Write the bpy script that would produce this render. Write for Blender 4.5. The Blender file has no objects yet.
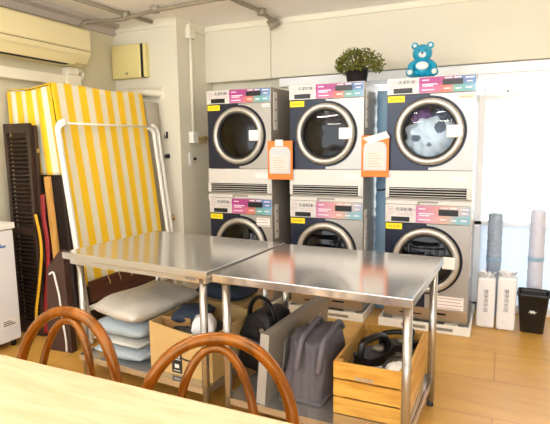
import bpy, bmesh, math, random
from mathutils import Vector, Matrix
random.seed(7)
S = bpy.context.scene
COL = S.collection
PI = math.pi

# ---------------------------------------------------------------- materials
def srgb(r, g, b):
    def c(v):
        v /= 255.0
        return v / 12.92 if v <= 0.04045 else ((v + 0.055) / 1.055) ** 2.4
    return (c(r), c(g), c(b), 1.0)

def mat(name, rgb, rough=0.5, metal=0.0, noise=0.0, nscale=8.0, bump=0.0, bscale=30.0, spec=0.5,
        coat=0.0, stretch=None, sheen=0.0, trans=0.0):
    m = bpy.data.materials.new(name); m.use_nodes = True
    nt = m.node_tree; b = nt.nodes['Principled BSDF']
    col = srgb(*rgb)
    b.inputs['Base Color'].default_value = col
    b.inputs['Roughness'].default_value = rough
    b.inputs['Metallic'].default_value = metal
    b.inputs['Specular IOR Level'].default_value = spec
    b.inputs['Coat Weight'].default_value = coat
    b.inputs['Coat Roughness'].default_value = 0.08
    b.inputs['Sheen Weight'].default_value = sheen
    b.inputs['Transmission Weight'].default_value = trans
    tc = nt.nodes.new('ShaderNodeTexCoord'); mp = nt.nodes.new('ShaderNodeMapping')
    nt.links.new(tc.outputs['Object'], mp.inputs['Vector'])
    if stretch: mp.inputs['Scale'].default_value = stretch
    n = nt.nodes.new('ShaderNodeTexNoise'); n.inputs['Scale'].default_value = nscale
    n.inputs['Detail'].default_value = 5
    nt.links.new(mp.outputs['Vector'], n.inputs['Vector'])
    if noise > 0:
        mx = nt.nodes.new('ShaderNodeMix'); mx.data_type = 'RGBA'
        mx.inputs['A'].default_value = tuple(v * (1 - noise) for v in col[:3]) + (1,)
        mx.inputs['B'].default_value = tuple(min(1, v * (1 + noise)) for v in col[:3]) + (1,)
        nt.links.new(n.outputs['Fac'], mx.inputs['Factor'])
        nt.links.new(mx.outputs['Result'], b.inputs['Base Color'])
    if bump > 0:
        n2 = nt.nodes.new('ShaderNodeTexNoise'); n2.inputs['Scale'].default_value = bscale
        n2.inputs['Detail'].default_value = 4
        nt.links.new(mp.outputs['Vector'], n2.inputs['Vector'])
        bp = nt.nodes.new('ShaderNodeBump'); bp.inputs['Strength'].default_value = bump
        bp.inputs['Distance'].default_value = 0.02
        nt.links.new(n2.outputs['Fac'], bp.inputs['Height'])
        nt.links.new(bp.outputs['Normal'], b.inputs['Normal'])
    return m

def stripe_mat(name, c1, c2, period):
    m = mat(name, c1, 0.75, bump=0.25, bscale=14, sheen=0.1)
    nt = m.node_tree; b = nt.nodes['Principled BSDF']
    uv = nt.nodes.new('ShaderNodeUVMap'); uv.uv_map = 'UVMap'
    sx = nt.nodes.new('ShaderNodeSeparateXYZ'); nt.links.new(uv.outputs['UV'], sx.inputs['Vector'])
    d = nt.nodes.new('ShaderNodeMath'); d.operation = 'DIVIDE'; d.inputs[1].default_value = period
    nt.links.new(sx.outputs['X'], d.inputs[0])
    fr = nt.nodes.new('ShaderNodeMath'); fr.operation = 'FRACT'; nt.links.new(d.outputs[0], fr.inputs[0])
    rp = nt.nodes.new('ShaderNodeValToRGB'); nt.links.new(fr.outputs[0], rp.inputs['Fac'])
    e = rp.color_ramp.elements
    e[0].position = 0.0; e[0].color = srgb(*c1)
    e[1].position = 0.50; e[1].color = srgb(*c1)
    x = e.new(0.54); x.color = srgb(*c2)
    x = e.new(0.96); x.color = srgb(*c2)
    x = e.new(1.0); x.color = srgb(*c1)
    nt.links.new(rp.outputs['Color'], b.inputs['Base Color'])
    return m

def wood_mat(name, c1, c2, rough=0.4, axis='X', scale=3.0, coat=0.0, dist=2.5):
    m = mat(name, c1, rough, coat=coat)
    nt = m.node_tree; b = nt.nodes['Principled BSDF']
    tc = nt.nodes.new('ShaderNodeTexCoord'); mp = nt.nodes.new('ShaderNodeMapping')
    sc = {'X': (0.12, 1, 1), 'Y': (1, 0.12, 1), 'Z': (1, 1, 0.12)}[axis]
    mp.inputs['Scale'].default_value = tuple(s * scale for s in sc)
    nt.links.new(tc.outputs['Object'], mp.inputs['Vector'])
    n = nt.nodes.new('ShaderNodeTexNoise'); n.inputs['Scale'].default_value = 6; n.inputs['Detail'].default_value = 8
    n.inputs['Distortion'].default_value = dist * 0.3
    nt.links.new(mp.outputs['Vector'], n.inputs['Vector'])
    rp = nt.nodes.new('ShaderNodeValToRGB'); nt.links.new(n.outputs['Fac'], rp.inputs['Fac'])
    e = rp.color_ramp.elements
    e[0].position = 0.35; e[0].color = srgb(*c2); e[1].position = 0.62; e[1].color = srgb(*c1)
    nt.links.new(rp.outputs['Color'], b.inputs['Base Color'])
    return m

def glass_mat(name, tint=(1, 1, 1), gloss=0.12, rough=0.02):
    m = bpy.data.materials.new(name); m.use_nodes = True
    nt = m.node_tree
    for n in list(nt.nodes):
        if n.type == 'BSDF_PRINCIPLED': nt.nodes.remove(n)
    out = [n for n in nt.nodes if n.type == 'OUTPUT_MATERIAL'][0]
    t = nt.nodes.new('ShaderNodeBsdfTransparent'); t.inputs['Color'].default_value = tint + (1,)
    g = nt.nodes.new('ShaderNodeBsdfGlossy'); g.inputs['Roughness'].default_value = rough
    lw = nt.nodes.new('ShaderNodeFresnel'); lw.inputs['IOR'].default_value = 1.5
    ad = nt.nodes.new('ShaderNodeMath'); ad.operation = 'ADD'; ad.inputs[1].default_value = gloss * 0.3
    nt.links.new(lw.outputs[0], ad.inputs[0])
    mx = nt.nodes.new('ShaderNodeMixShader')
    nt.links.new(ad.outputs[0], mx.inputs['Fac']); nt.links.new(t.outputs[0], mx.inputs[1]); nt.links.new(g.outputs[0], mx.inputs[2])
    nt.links.new(mx.outputs[0], out.inputs['Surface'])
    return m

def emit_mat(name, rgb, s):
    m = mat(name, rgb)
    b = m.node_tree.nodes['Principled BSDF']
    b.inputs['Emission Color'].default_value = srgb(*rgb); b.inputs['Emission Strength'].default_value = s
    return m

def translucent_mat(name, rgb, f=0.5):
    m = mat(name, rgb, 0.5)
    nt = m.node_tree; b = nt.nodes['Principled BSDF']
    out = [n for n in nt.nodes if n.type == 'OUTPUT_MATERIAL'][0]
    t = nt.nodes.new('ShaderNodeBsdfTranslucent'); t.inputs['Color'].default_value = srgb(*rgb)
    mx = nt.nodes.new('ShaderNodeMixShader'); mx.inputs['Fac'].default_value = f
    nt.links.new(b.outputs[0], mx.inputs[1]); nt.links.new(t.outputs[0], mx.inputs[2])
    nt.links.new(mx.outputs[0], out.inputs['Surface'])
    return m

M = {}
M['wall'] = mat('wall_paint', (222, 217, 198), 0.7, noise=0.03, nscale=2, bump=0.05)
M['wall_left'] = mat('wall_left_paint', (212, 204, 176), 0.7, noise=0.05, nscale=2, bump=0.05)
M['ceiling'] = mat('ceiling_paint', (250, 246, 242), 0.8, noise=0.03, nscale=1.5)
M['trim'] = mat('trim_paint', (232, 226, 206), 0.5)
M['windowframe'] = mat('window_frame_paint', (250, 252, 255), 0.4)
M['steel'] = mat('brushed_steel', (198, 196, 193), 0.12, 0.8, noise=0.05, nscale=14, bump=0.008, bscale=20, stretch=(1, 12, 1))
M['steel_leg'] = mat('steel_tube', (186, 182, 176), 0.24, 0.85)
M['silver'] = mat('dryer_silver', (178, 175, 170), 0.34, 0.5, noise=0.03, nscale=5)
M['side'] = mat('dryer_side_grey', (176, 168, 158), 0.38, 0.3, noise=0.05, nscale=4)
M['navy'] = mat('door_surround_navy', (34, 40, 60), 0.22, 0.2)
M['chrome'] = mat('door_ring_satin_chrome', (196, 193, 186), 0.4, 0.65)
M['rubber'] = mat('black_rubber', (18, 18, 20), 0.5)
M['drum'] = mat('drum_steel', (70, 72, 78), 0.35, 0.9, noise=0.3, nscale=60)
M['doorglass'] = glass_mat('door_glass', (0.34, 0.36, 0.40), 0.0)
M['doorclear'] = glass_mat('door_glass_clear', (0.86, 0.90, 0.94), 0.0)
M['pane'] = glass_mat('window_glass', (0.97, 0.99, 1.0), 0.1)
M['white'] = mat('white_plastic', (238, 236, 228), 0.4)
M['paper'] = mat('white_paper', (240, 238, 230), 0.7)
M['bandwhite'] = mat('dryer_white_band', (214, 212, 206), 0.4, 0.1)
M['black'] = mat('black_plastic', (16, 16, 18), 0.35)
M['recess_shade'] = mat('dark_slot', (12, 11, 11), 0.8)  # near-black colour standing in for shade in slots and the left gap
M['yellow'] = mat('yellow_sticker', (248, 220, 20), 0.5)
M['cream'] = mat('cream_plastic', (224, 212, 166), 0.42)
M['cream2'] = mat('ventilator_plastic', (226, 212, 146), 0.42)
M['ink'] = mat('printed_ink', (40, 40, 70), 0.6)
M['inkpale'] = mat('pale_ink', (196, 160, 170), 0.6)
M['inkwhite'] = mat('white_ink', (246, 230, 240), 0.6)
M['orange'] = mat('orange_paper', (242, 130, 52), 0.6, noise=0.05)
M['bentwood'] = wood_mat('bentwood_varnish', (136, 72, 8), (98, 48, 4), 0.16, 'Z', 2)
M['bentwood'].node_tree.nodes['Principled BSDF'].inputs['Specular Tint'].default_value = (1, .72, .38, 1)
M['bentwood'].node_tree.nodes['Principled BSDF'].inputs['Specular IOR Level'].default_value = 0.8
M['tabletop'] = wood_mat('pale_table_wood', (204, 186, 150), (192, 170, 130), 0.4, 'X', 5)
M['crate'] = wood_mat('crate_pine', (232, 182, 84), (206, 146, 52), 0.5, 'X', 5)
M['crateside'] = wood_mat('crate_pine_side', (224, 178, 96), (190, 140, 66), 0.55, 'Y', 5)
M['cardboard'] = mat('cardboard', (206, 172, 112), 0.8, noise=0.06, nscale=6)
M['cardboard2'] = mat('cardboard_inside', (168, 128, 76), 0.85, noise=0.08, nscale=6)
M['brown'] = wood_mat('dark_brown_board', (96, 54, 34), (70, 36, 22), 0.4, 'Y', 4)
M['shutter'] = wood_mat('shutter_brown', (62, 44, 34), (42, 30, 24), 0.45, 'Z', 4)
M['plank'] = wood_mat('plank_wood', (196, 146, 70), (160, 110, 46), 0.5, 'Z', 4)
M['stripe'] = stripe_mat('yellow_white_stripe', (238, 192, 8), (222, 215, 188), 0.138)
M['stripe_front'] = stripe_mat('yellow_white_stripe_side', (234, 188, 10), (218, 218, 196), 0.104)
M['greybag'] = mat('grey_tote_cloth', (100, 95, 99), 0.75, noise=0.12, nscale=12, bump=0.5, bscale=12)
M['board'] = mat('grey_board', (146, 140, 130), 0.4, 0.2, noise=0.04)
M['boardlight'] = mat('board_inset', (176, 174, 168), 0.4, 0.2)
M['blackcloth'] = mat('black_nylon', (24, 25, 28), 0.45, bump=0.5, bscale=20)
M['navycloth'] = mat('navy_cloth', (42, 52, 70), 0.8, bump=0.5, bscale=15)
M['pillow'] = mat('pillow_beige', (196, 191, 180), 0.45, noise=0.1, nscale=5, bump=1.0, bscale=9, coat=0.3)
M['pillowblue'] = mat('pillow_blue', (164, 178, 188), 0.5, noise=0.12, nscale=7, bump=0.6, bscale=12)
M['pillowwhite'] = mat('pillow_white', (206, 206, 200), 0.55, noise=0.06, nscale=7, bump=0.5, bscale=12)
M['bag_white'] = mat('white_plastic_bag', (240, 240, 242), 0.35, noise=0.03, nscale=9, bump=0.3, bscale=24, coat=0.3)
M['leaf'] = mat('box_leaf', (98, 100, 32), 0.55, noise=0.5, nscale=25)
M['pot'] = mat('black_pot', (34, 30, 34), 0.4)
M['bear'] = mat('blue_vinyl', (22, 150, 186), 0.25, coat=0.5)
M['bearpale'] = mat('pale_vinyl', (214, 226, 222), 0.4)
M['conduit'] = mat('grey_conduit', (150, 142, 124), 0.45, 0.2)
M['brass'] = mat('brass_valve', (196, 170, 118), 0.4, 0.7)
M['red'] = mat('red_strap', (140, 22, 26), 0.5)
M['yellowstrap'] = mat('yellow_strap', (226, 168, 26), 0.5)
M['bluewrap'] = translucent_mat('pale_blue_plastic', (176, 210, 230), 0.35)
M['greywrap'] = mat('grey_blue_wrap', (168, 184, 204), 0.5, noise=0.1, nscale=18, bump=0.6, bscale=40)
M['lilacwrap'] = mat('lilac_wrap', (214, 216, 232), 0.5, noise=0.04, nscale=14, bump=0.4, bscale=30)
M['frost'] = translucent_mat('frosted_panel', (220, 226, 232), 0.55)
M['purple'] = mat('purple_cloth', (128, 84, 140), 0.8, noise=0.3, nscale=30)
M['whitecloth'] = mat('white_cloth', (226, 238, 244), 0.8, bump=0.4, bscale=15)
M['greycloth'] = mat('slate_cloth', (66, 84, 104), 0.8, noise=0.2, nscale=20)
M['lamp'] = emit_mat('lamp_tube', (255, 250, 242), 34.0)
M['trash'] = mat('black_bin_plastic', (26, 26, 30), 0.4)
M['dustybundle'] = mat('grey_cloth_bundle', (176, 168, 152), 0.8, noise=0.15, nscale=10, bump=0.5, bscale=14)
M['socket'] = mat('socket_white', (224, 220, 200), 0.5)
M['freezer'] = mat('freezer_white', (226, 228, 230), 0.3)
M['skyblue'] = mat('blue_mark', (90, 130, 190), 0.5)
M['plinth'] = mat('plinth_steel', (190, 176, 158), 0.28, 0.9)
M['purplegrey'] = mat('purple_grey_trim', (186, 176, 168), 0.6)  # darker purple-grey colour of the cornice on the left wall

def overlay_mat(name, stops):
    m = mat(name, (200, 60, 140), 0.4)
    nt = m.node_tree; b = nt.nodes['Principled BSDF']
    tc = nt.nodes.new('ShaderNodeTexCoord')
    sx = nt.nodes.new('ShaderNodeSeparateXYZ'); nt.links.new(tc.outputs['Generated'], sx.inputs['Vector'])
    def ramp(st):
        rp = nt.nodes.new('ShaderNodeValToRGB'); nt.links.new(sx.outputs['X'], rp.inputs['Fac'])
        e = rp.color_ramp.elements
        e[0].position = st[0][0]; e[0].color = srgb(*st[0][1]); e[1].position = st[-1][0]; e[1].color = srgb(*st[-1][1])
        for p, c in st[1:-1]:
            x = e.new(p); x.color = srgb(*c)
        return rp
    a = ramp(stops[0]); c = ramp(stops[1])
    mr = nt.nodes.new('ShaderNodeMapRange'); mr.inputs['From Min'].default_value = 0.35; mr.inputs['From Max'].default_value = 0.6
    nt.links.new(sx.outputs['Z'], mr.inputs['Value'])
    mx = nt.nodes.new('ShaderNodeMix'); mx.data_type = 'RGBA'
    nt.links.new(mr.outputs[0], mx.inputs['Factor'])
    nt.links.new(c.outputs['Color'], mx.inputs['A']); nt.links.new(a.outputs['Color'], mx.inputs['B'])
    nt.links.new(mx.outputs['Result'], b.inputs['Base Color'])
    return m
M['overlay'] = overlay_mat('panel_graphic', [
    [(0, (172, 60, 138)), (0.36, (168, 64, 130)), (0.55, (150, 84, 120)), (0.78, (96, 122, 170)), (1, (98, 136, 186))],
    [(0, (190, 96, 156)), (0.34, (196, 104, 140)), (0.44, (214, 116, 92)), (0.56, (208, 124, 104)), (0.64, (112, 170, 158)), (0.82, (112, 172, 176)), (1, (140, 178, 204))]])
M['overlay_pale'] = overlay_mat('panel_graphic_faded', [
    [(0, (190, 116, 160)), (0.3, (206, 142, 156)), (0.5, (210, 158, 144)), (0.75, (196, 180, 178)), (1, (156, 174, 194))],
    [(0, (196, 132, 174)), (0.35, (210, 160, 170)), (0.5, (210, 164, 146)), (0.62, (190, 174, 166)), (0.75, (132, 180, 190)), (1, (136, 178, 194))]])

# floor: warm vinyl planks with joints
def floor_mat():
    m = mat('warm_vinyl_floor', (206, 150, 78), 0.36, coat=0.05)
    nt = m.node_tree; b = nt.nodes['Principled BSDF']
    tc = nt.nodes.new('ShaderNodeTexCoord'); mp = nt.nodes.new('ShaderNodeMapping')
    nt.links.new(tc.outputs['Object'], mp.inputs['Vector'])
    br = nt.nodes.new('ShaderNodeTexBrick')
    br.inputs['Scale'].default_value = 1.0; br.inputs['Brick Width'].default_value = 0.9
    br.inputs['Row Height'].default_value = 0.45; br.inputs['Mortar Size'].default_value = 0.004
    br.offset = 0.5
    br.inputs['Color1'].default_value = srgb(214, 166, 80); br.inputs['Color2'].default_value = srgb(206, 157, 74)
    br.inputs['Mortar'].default_value = srgb(186, 134, 66)
    nt.links.new(mp.outputs['Vector'], br.inputs['Vector'])
    n = nt.nodes.new('ShaderNodeTexNoise'); n.inputs['Scale'].default_value = 5; n.inputs['Detail'].default_value = 6
    mp2 = nt.nodes.new('ShaderNodeMapping'); mp2.inputs['Scale'].default_value = (0.5, 2.5, 1)
    nt.links.new(tc.outputs['Object'], mp2.inputs['Vector']); nt.links.new(mp2.outputs[0], n.inputs['Vector'])
    mx = nt.nodes.new('ShaderNodeMix'); mx.data_type = 'RGBA'; mx.blend_type = 'MULTIPLY'; mx.inputs['Factor'].default_value = 0.35
    rp = nt.nodes.new('ShaderNodeValToRGB'); nt.links.new(n.outputs['Fac'], rp.inputs['Fac'])
    rp.color_ramp.elements[0].position = 0.3; rp.color_ramp.elements[0].color = srgb(200, 180, 160)
    rp.color_ramp.elements[1].position = 0.7; rp.color_ramp.elements[1].color = (1, 1, 1, 1)
    nt.links.new(br.outputs['Color'], mx.inputs['A']); nt.links.new(rp.outputs['Color'], mx.inputs['B'])
    nt.links.new(mx.outputs['Result'], b.inputs['Base Color'])
    return m
M['floor'] = floor_mat()

_once = {}
def mat_once(n, rgb):
    if n not in _once: _once[n] = mat(n, rgb, .6)
    return _once[n]

# ---------------------------------------------------------------- mesh builder
class MB:
    def __init__(self):
        self.bm = bmesh.new(); self.mi = 0
    def _mark(self, faces, smooth=False):
        for f in faces:
            f.material_index = self.mi; f.smooth = smooth
    def box(self, x0, x1, y0, y1, z0, z1, bev=0.0, mtx=None, seg=2):
        t = bmesh.new()
        bmesh.ops.create_cube(t, size=1)
        for v in t.verts:
            v.co = Vector((x0 + (v.co.x + .5) * (x1 - x0), y0 + (v.co.y + .5) * (y1 - y0), z0 + (v.co.z + .5) * (z1 - z0)))
        if bev > 0:
            bmesh.ops.bevel(t, geom=list(t.edges), offset=bev, segments=seg, affect='EDGES', profile=0.6)
        self._merge(t, mtx, bev > 0 and seg > 2); return self
    def _merge(self, t, mtx=None, smooth=False):
        if mtx is not None: bmesh.ops.transform(t, matrix=mtx, verts=t.verts)
        mp = {}
        for v in t.verts: mp[v] = self.bm.verts.new(v.co)
        for f in t.faces:
            try: nf = self.bm.faces.new([mp[v] for v in f.verts])
            except ValueError: continue
            nf.material_index = self.mi; nf.smooth = smooth or f.smooth
        t.free()
    def tube(self, pts, r, n=12, closed=False, cap=True, flat=None):
        pts = [Vector(p) for p in pts]; N = len(pts); rings = []
        rr = r if hasattr(r, '__len__') else [r] * N
        up = None
        for i, p in enumerate(pts):
            a = pts[(i - 1) % N] if (closed or i > 0) else p
            b = pts[(i + 1) % N] if (closed or i < N - 1) else p
            t = (b - a).normalized()
            if up is None:
                ref = Vector((0, 0, 1)) if abs(t.z) < .9 else Vector((1, 0, 0))
                up = (ref - t * ref.dot(t)).normalized()
            else:
                up = (up - t * up.dot(t)); up.normalize()
            s = t.cross(up)
            fy = 1 if flat is None else flat
            rings.append([self.bm.verts.new(p + (up * math.cos(2 * PI * k / n) + s * math.sin(2 * PI * k / n) * fy) * rr[i]) for k in range(n)])
        fs = []
        for i in range(N if closed else N - 1):
            A, B = rings[i], rings[(i + 1) % N]
            for k in range(n):
                fs.append(self.bm.faces.new((A[k], A[(k + 1) % n], B[(k + 1) % n], B[k])))
        self._mark(fs, True)
        if cap and not closed:
            self._mark([self.bm.faces.new(rings[0][::-1]), self.bm.faces.new(rings[-1])])
        return self
    def cyl(self, p0, p1, r, n=16): return self.tube([p0, p1], r, n)
    def lathe(self, prof, axis='Z', origin=(0, 0, 0), n=40, caps=True):
        # prof: list of (radius, height along axis)
        o = Vector(origin); rings = []
        for r, h in prof:
            ring = []
            for k in range(n):
                a = 2 * PI * k / n; c, s = math.cos(a) * r, math.sin(a) * r
                if axis == 'Z': q = (c, s, h)
                elif axis == 'Y': q = (c, h, s)
                else: q = (h, c, s)
                ring.append(self.bm.verts.new(o + Vector(q)))
            rings.append(ring)
        fs = []
        for A, B in zip(rings, rings[1:]):
            for k in range(n):
                fs.append(self.bm.faces.new((A[k], A[(k + 1) % n], B[(k + 1) % n], B[k])))
        self._mark(fs, True)
        if caps:
            if prof[0][0] > 1e-5: self._mark([self.bm.faces.new(rings[0][::-1])])
            if prof[-1][0] > 1e-5: self._mark([self.bm.faces.new(rings[-1])])
        return self
    def ball(self, c, r, sub=3, sc=(1, 1, 1), mtx=None):
        t = bmesh.new(); bmesh.ops.create_icosphere(t, subdivisions=sub, radius=1)
        for v in t.verts: v.co = Vector((v.co.x * r * sc[0], v.co.y * r * sc[1], v.co.z * r * sc[2]))
        if mtx is not None: bmesh.ops.transform(t, matrix=mtx, verts=t.verts)
        for v in t.verts: v.co += Vector(c)
        self._merge(t, None, True); return self
    def poly(self, pts):
        f = self.bm.faces.new([self.bm.verts.new(p) for p in pts]); self._mark([f]); return self
    def prism(self, prof, axis, a0, a1):
        # prof 2D outline; axis 'Y': (x,z) extruded along y;  'X': (y,z);  'Z': (x,y)
        def P(q, a):
            return {'Y': (q[0], a, q[1]), 'X': (a, q[0], q[1]), 'Z': (q[0], q[1], a)}[axis]
        A = [self.bm.verts.new(P(q, a0)) for q in prof]; B = [self.bm.verts.new(P(q, a1)) for q in prof]
        n = len(prof)
        fs = [self.bm.faces.new(A), self.bm.faces.new(B[::-1])]
        for i in range(n): fs.append(self.bm.faces.new((A[i], B[i], B[(i + 1) % n], A[(i + 1) % n])))
        self._mark(fs); return self
    def grid(self, fn, nu, nv, thick=0.0, uv=None, smooth=True):
        fs = []
        uvl = (self.bm.loops.layers.uv.get('UVMap') or self.bm.loops.layers.uv.new('UVMap')) if uv else None
        V = [[self.bm.verts.new(fn(i / nu, j / nv)) for j in range(nv + 1)] for i in range(nu + 1)]
        for i in range(nu):
            for j in range(nv):
                f = self.bm.faces.new((V[i][j], V[i + 1][j], V[i + 1][j + 1], V[i][j + 1])); fs.append(f)
                if uv:
                    for l, (a, b) in zip(f.loops, ((i, j), (i + 1, j), (i + 1, j + 1), (i, j + 1))):
                        l[uvl].uv = uv(a / nu, b / nv)
        self._mark(fs, smooth)
        return self
    def build(self, name, mats, parent=None, fix=True):
        if fix: bmesh.ops.recalc_face_normals(self.bm, faces=list(self.bm.faces))
        me = bpy.data.meshes.new(name); self.bm.to_mesh(me); self.bm.free()
        for m in (mats if isinstance(mats, (list, tuple)) else [mats]): me.materials.append(m)
        o = bpy.data.objects.new(name, me); COL.objects.link(o)
        if parent is not None: o.parent = parent
        return o

def tag(o, label=None, cat=None, group=None, kind=None):
    if label: o['label'] = label
    if cat: o['category'] = cat
    if group: o['group'] = group
    if kind: o['kind'] = kind
    return o
def thing(name, label, cat, loc=(0, 0, 0), rz=0.0, group=None):
    o = bpy.data.objects.new(name, None); o.empty_display_size = 0.1
    COL.objects.link(o); o.location = loc; o.rotation_euler = (0, 0, rz)
    return tag(o, label, cat, group)
def struct(name, mb, m, label=None):
    o = mb.build(name, m); o['kind'] = 'structure'
    if label: o['label'] = label
    return o
def solidify(o, t, off=0):
    md = o.modifiers.new('Solidify', 'SOLIDIFY'); md.thickness = t; md.offset = off; return o
def subsurf(o, l=2):
    md = o.modifiers.new('Subsurf', 'SUBSURF'); md.levels = l; md.render_levels = l; return o
def copy_tree(o, parent=None):
    c = o.copy(); COL.objects.link(c)
    if parent is not None: c.parent = parent
    for ch in list(o.children): copy_tree(ch, c)
    return c
FONT = None
def text_mesh(name, body, size, loc, rot, m, parent, extrude=0.0005, align='LEFT'):
    cu = bpy.data.curves.new(name, 'FONT'); cu.body = body; cu.size = size; cu.extrude = extrude; cu.align_x = align
    cu.resolution_u = 2
    t = bpy.data.objects.new(name, cu); COL.objects.link(t)
    dg = bpy.context.evaluated_depsgraph_get(); dg.update()
    me = bpy.data.meshes.new_from_object(t.evaluated_get(dg))
    bpy.data.objects.remove(t); bpy.data.curves.remove(cu)
    me.materials.clear(); me.materials.append(m)
    o = bpy.data.objects.new(name, me); COL.objects.link(o)
    o.location = loc; o.rotation_euler = rot; o.parent = parent
    return o

# ---------------------------------------------------------------- setting
CZ = 2.60; XL = -3.52; XR = 2.6; YB = 4.56; YF = -1.6
struct('floor', MB().box(XL, XR, YF, YB, -0.06, 0.0), M['floor'])
struct('ceiling', MB().box(XL - .1, XR + .1, YF, YB + .1, CZ, CZ + 0.08), M['ceiling'])
struct('wall_left', MB().box(XL - .1, XL, YF, YB, 0, CZ), M['wall_left'])
struct('wall_right', MB().box(XR, XR + .1, YF, YB, 0, CZ), M['wall'])
WX0 = -1.25; WX1 = 1.5; WZ1 = 2.0
b = MB(); b.box(XL, WX0, YB, YB + .1, 0, CZ); b.box(WX0, XR, YB, YB + .1, WZ1, CZ); b.box(WX1, XR, YB, YB + .1, 0, WZ1)
struct('wall_back', b, M['wall'])
# square pillar in the back-left corner
struct('wall_pillar', MB().box(XL, -2.78, 3.95, YB, 0, CZ), M['wall'])
b = MB(); b.box(XL, -2.765, 3.93, 3.95, CZ - .075, CZ); b.box(-2.78, -2.765, 3.95, 4.43, CZ - .075, CZ)
struct('trim_1', b, M['trim'])
# dropped beam over the dryers, in two lengths
b = MB(); b.box(-2.78, -2.06, 4.43, YB, 2.062, CZ); b.box(-2.06, XR, 4.455, YB, 2.068, CZ)
struct('wall_beam', b, M['wall'])
b = MB(); b.box(-2.78, -2.055, 4.41, 4.43, CZ - .05, CZ); b.box(-2.055, XR, 4.435, 4.455, CZ - .05, CZ)
struct('trim_2', b, M['trim'])
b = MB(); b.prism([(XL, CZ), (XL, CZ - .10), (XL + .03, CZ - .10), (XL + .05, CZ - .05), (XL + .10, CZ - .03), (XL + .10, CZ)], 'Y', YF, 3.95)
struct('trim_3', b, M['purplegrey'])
# cream strip of trim round the head of the window
struct('trim_4', MB().box(-2.0, XR, 4.50, YB, 1.985, 2.062), M['windowframe'])

# window / glazed door at the right
w = bpy.data.objects.new('window_1', None); COL.objects.link(w); w['kind'] = 'structure'; w['label'] = 'bright white glazed doors under a transom'
w.location = (0, 4.56, 0)
b = MB()
b.box(WX0, WX1, -.03, .05, WZ1 - .045, WZ1)               # head
b.box(WX0, WX0 + .03, -.03, .05, 0, WZ1 - .045)           # left jamb
b.box(WX1 - .04, WX1, -.03, .05, 0, WZ1 - .045)
b.box(WX0 + .03, WX1 - .04, -.03, .05, 1.775, 1.82)       # transom bar
for x in (-.72, -.17, 0.035, 0.56, 1.08): b.box(x - .008, x + .008, -.02, .04, 1.82, WZ1 - .045)
for x in (-.72, -.19, 0.56, 1.08): b.box(x - .03, x + .03, -.02, .04, 0, 1.775)
b.box(WX0 + .03, WX1 - .04, -.02, .04, 0.0, .06); b.box(WX0 + .03, WX1 - .04, -.02, .04, .74, .77)
b.build('window_frame', M['windowframe'], w)
for (a, c) in ((WX0 + .03, -.728), (-.712, -.178), (-.162, .027), (.043, .552), (.568, 1.072), (1.088, WX1 - .04)):
    MB().box(a, c, .008, .014, 1.82, WZ1 - .045).build('window_pane', M['pane'], w)
for (a, c) in ((WX0 + .03, -.75), (-.69, -.22), (-.16, .53), (.59, 1.05), (1.11, WX1 - .04)):
    MB().box(a, c, .008, .014, .77, 1.775).build('window_pane', M['pane'], w)
    MB().box(a, c, .004, .018, .06, .74).build('lower_panel', M['frost'], w)
b = MB(); b.box(-.012, .012, -.035, -.02, 1.83, 1.85, .004); 
b.build('window_latch', M['conduit'], w)

# ---------------------------------------------------------------- ceiling conduits
def conduit(name, label, pts, boxes=()):
    t = thing(name, label, 'conduit', pts[0])
    o = Vector(pts[0])
    MB().tube([Vector(p) - o for p in pts], 0.017, 10).build('pipe', M['conduit'], t)
    for p in boxes:
        q = Vector(p) - o
        MB().lathe([(.0, -.03), (.04, -.03), (.04, .022), (.03, .028), (0, .028)], 'Z', q, 18, False).build('junction_box', M['conduit'], t)
    return t
zc = CZ - .024
def arc_pts(ps, k=6):
    # Catmull-Rom through ps
    ps = [Vector(p) for p in ps]; out = []
    for i in range(len(ps) - 1):
        p0 = ps[max(i - 1, 0)]; p1 = ps[i]; p2 = ps[i + 1]; p3 = ps[min(i + 2, len(ps) - 1)]
        for s in range(k):
            t = s / k
            out.append(0.5 * ((2 * p1) + (p2 - p0) * t + (2 * p0 - 5 * p1 + 4 * p2 - p3) * t * t + (3 * p1 - p0 - 3 * p2 + p3) * t ** 3))
    out.append(ps[-1]); return out
k = 1.036
conduit('ceiling_conduit', 'grey conduit running along the ceiling toward the corner pillar, crossed by another',
        [(-3.10, 2.5, zc), (-3.06, 3.62, zc), (-3.03, 3.92, zc)], [(-3.06, 3.60, zc)])
conduit('ceiling_conduit', 'grey conduit bending out of the top of the left wall and crossing the ceiling',
        arc_pts([(XL + .02, 3.46, 2.44), (XL + .05, 3.52, 2.53), (-3.38, 3.58, zc - .028), (-3.2, 3.6, zc - .034), (-3.06, 3.6, zc - .034)]) +
        [Vector((-2.72, 3.57, zc - .012)), Vector((-2.2, 3.57, zc)), Vector((-1.6, 3.57, zc))], [(-2.72, 3.57, zc)])
conduit('ceiling_conduit', 'grey conduit on the ceiling that ends at the small spotlight',
        [(-2.02, 2.9, zc), (-2.00, 3.75, zc), (-1.965, 4.05, zc), (-1.965, 4.3, zc - .03)], [(-1.965, 4.06, zc)])
t = thing('spotlight', 'small grey metal spotlight where the beam meets the ceiling', 'light', (-1.99, 4.37, 2.545))
MB().lathe([(0, -.05), (.028, -.05), (.034, -.02), (.046, .05), (.046, .056), (.04, .05), (0, .035)], 'X', (0, 0, 0), 20, False).build('lamp_head', M['conduit'], t)
MB().tube([(0, 0, .01), (.01, .01, .045), (.02, .02, .054)], .009, 8).build('bracket', M['conduit'], t)
t.rotation_euler = (0, math.radians(25), math.radians(200))
t = thing('ceiling_sensor', 'small white round sensor at the ceiling edge above the blue bear', 'sensor', (-.41, 4.30, CZ))
MB().lathe([(.045, 0), (.045, -.015), (.032, -.03), (0, -.034)], 'Z', (0, 0, 0), 24).build('sensor_body', M['white'], t)

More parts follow.
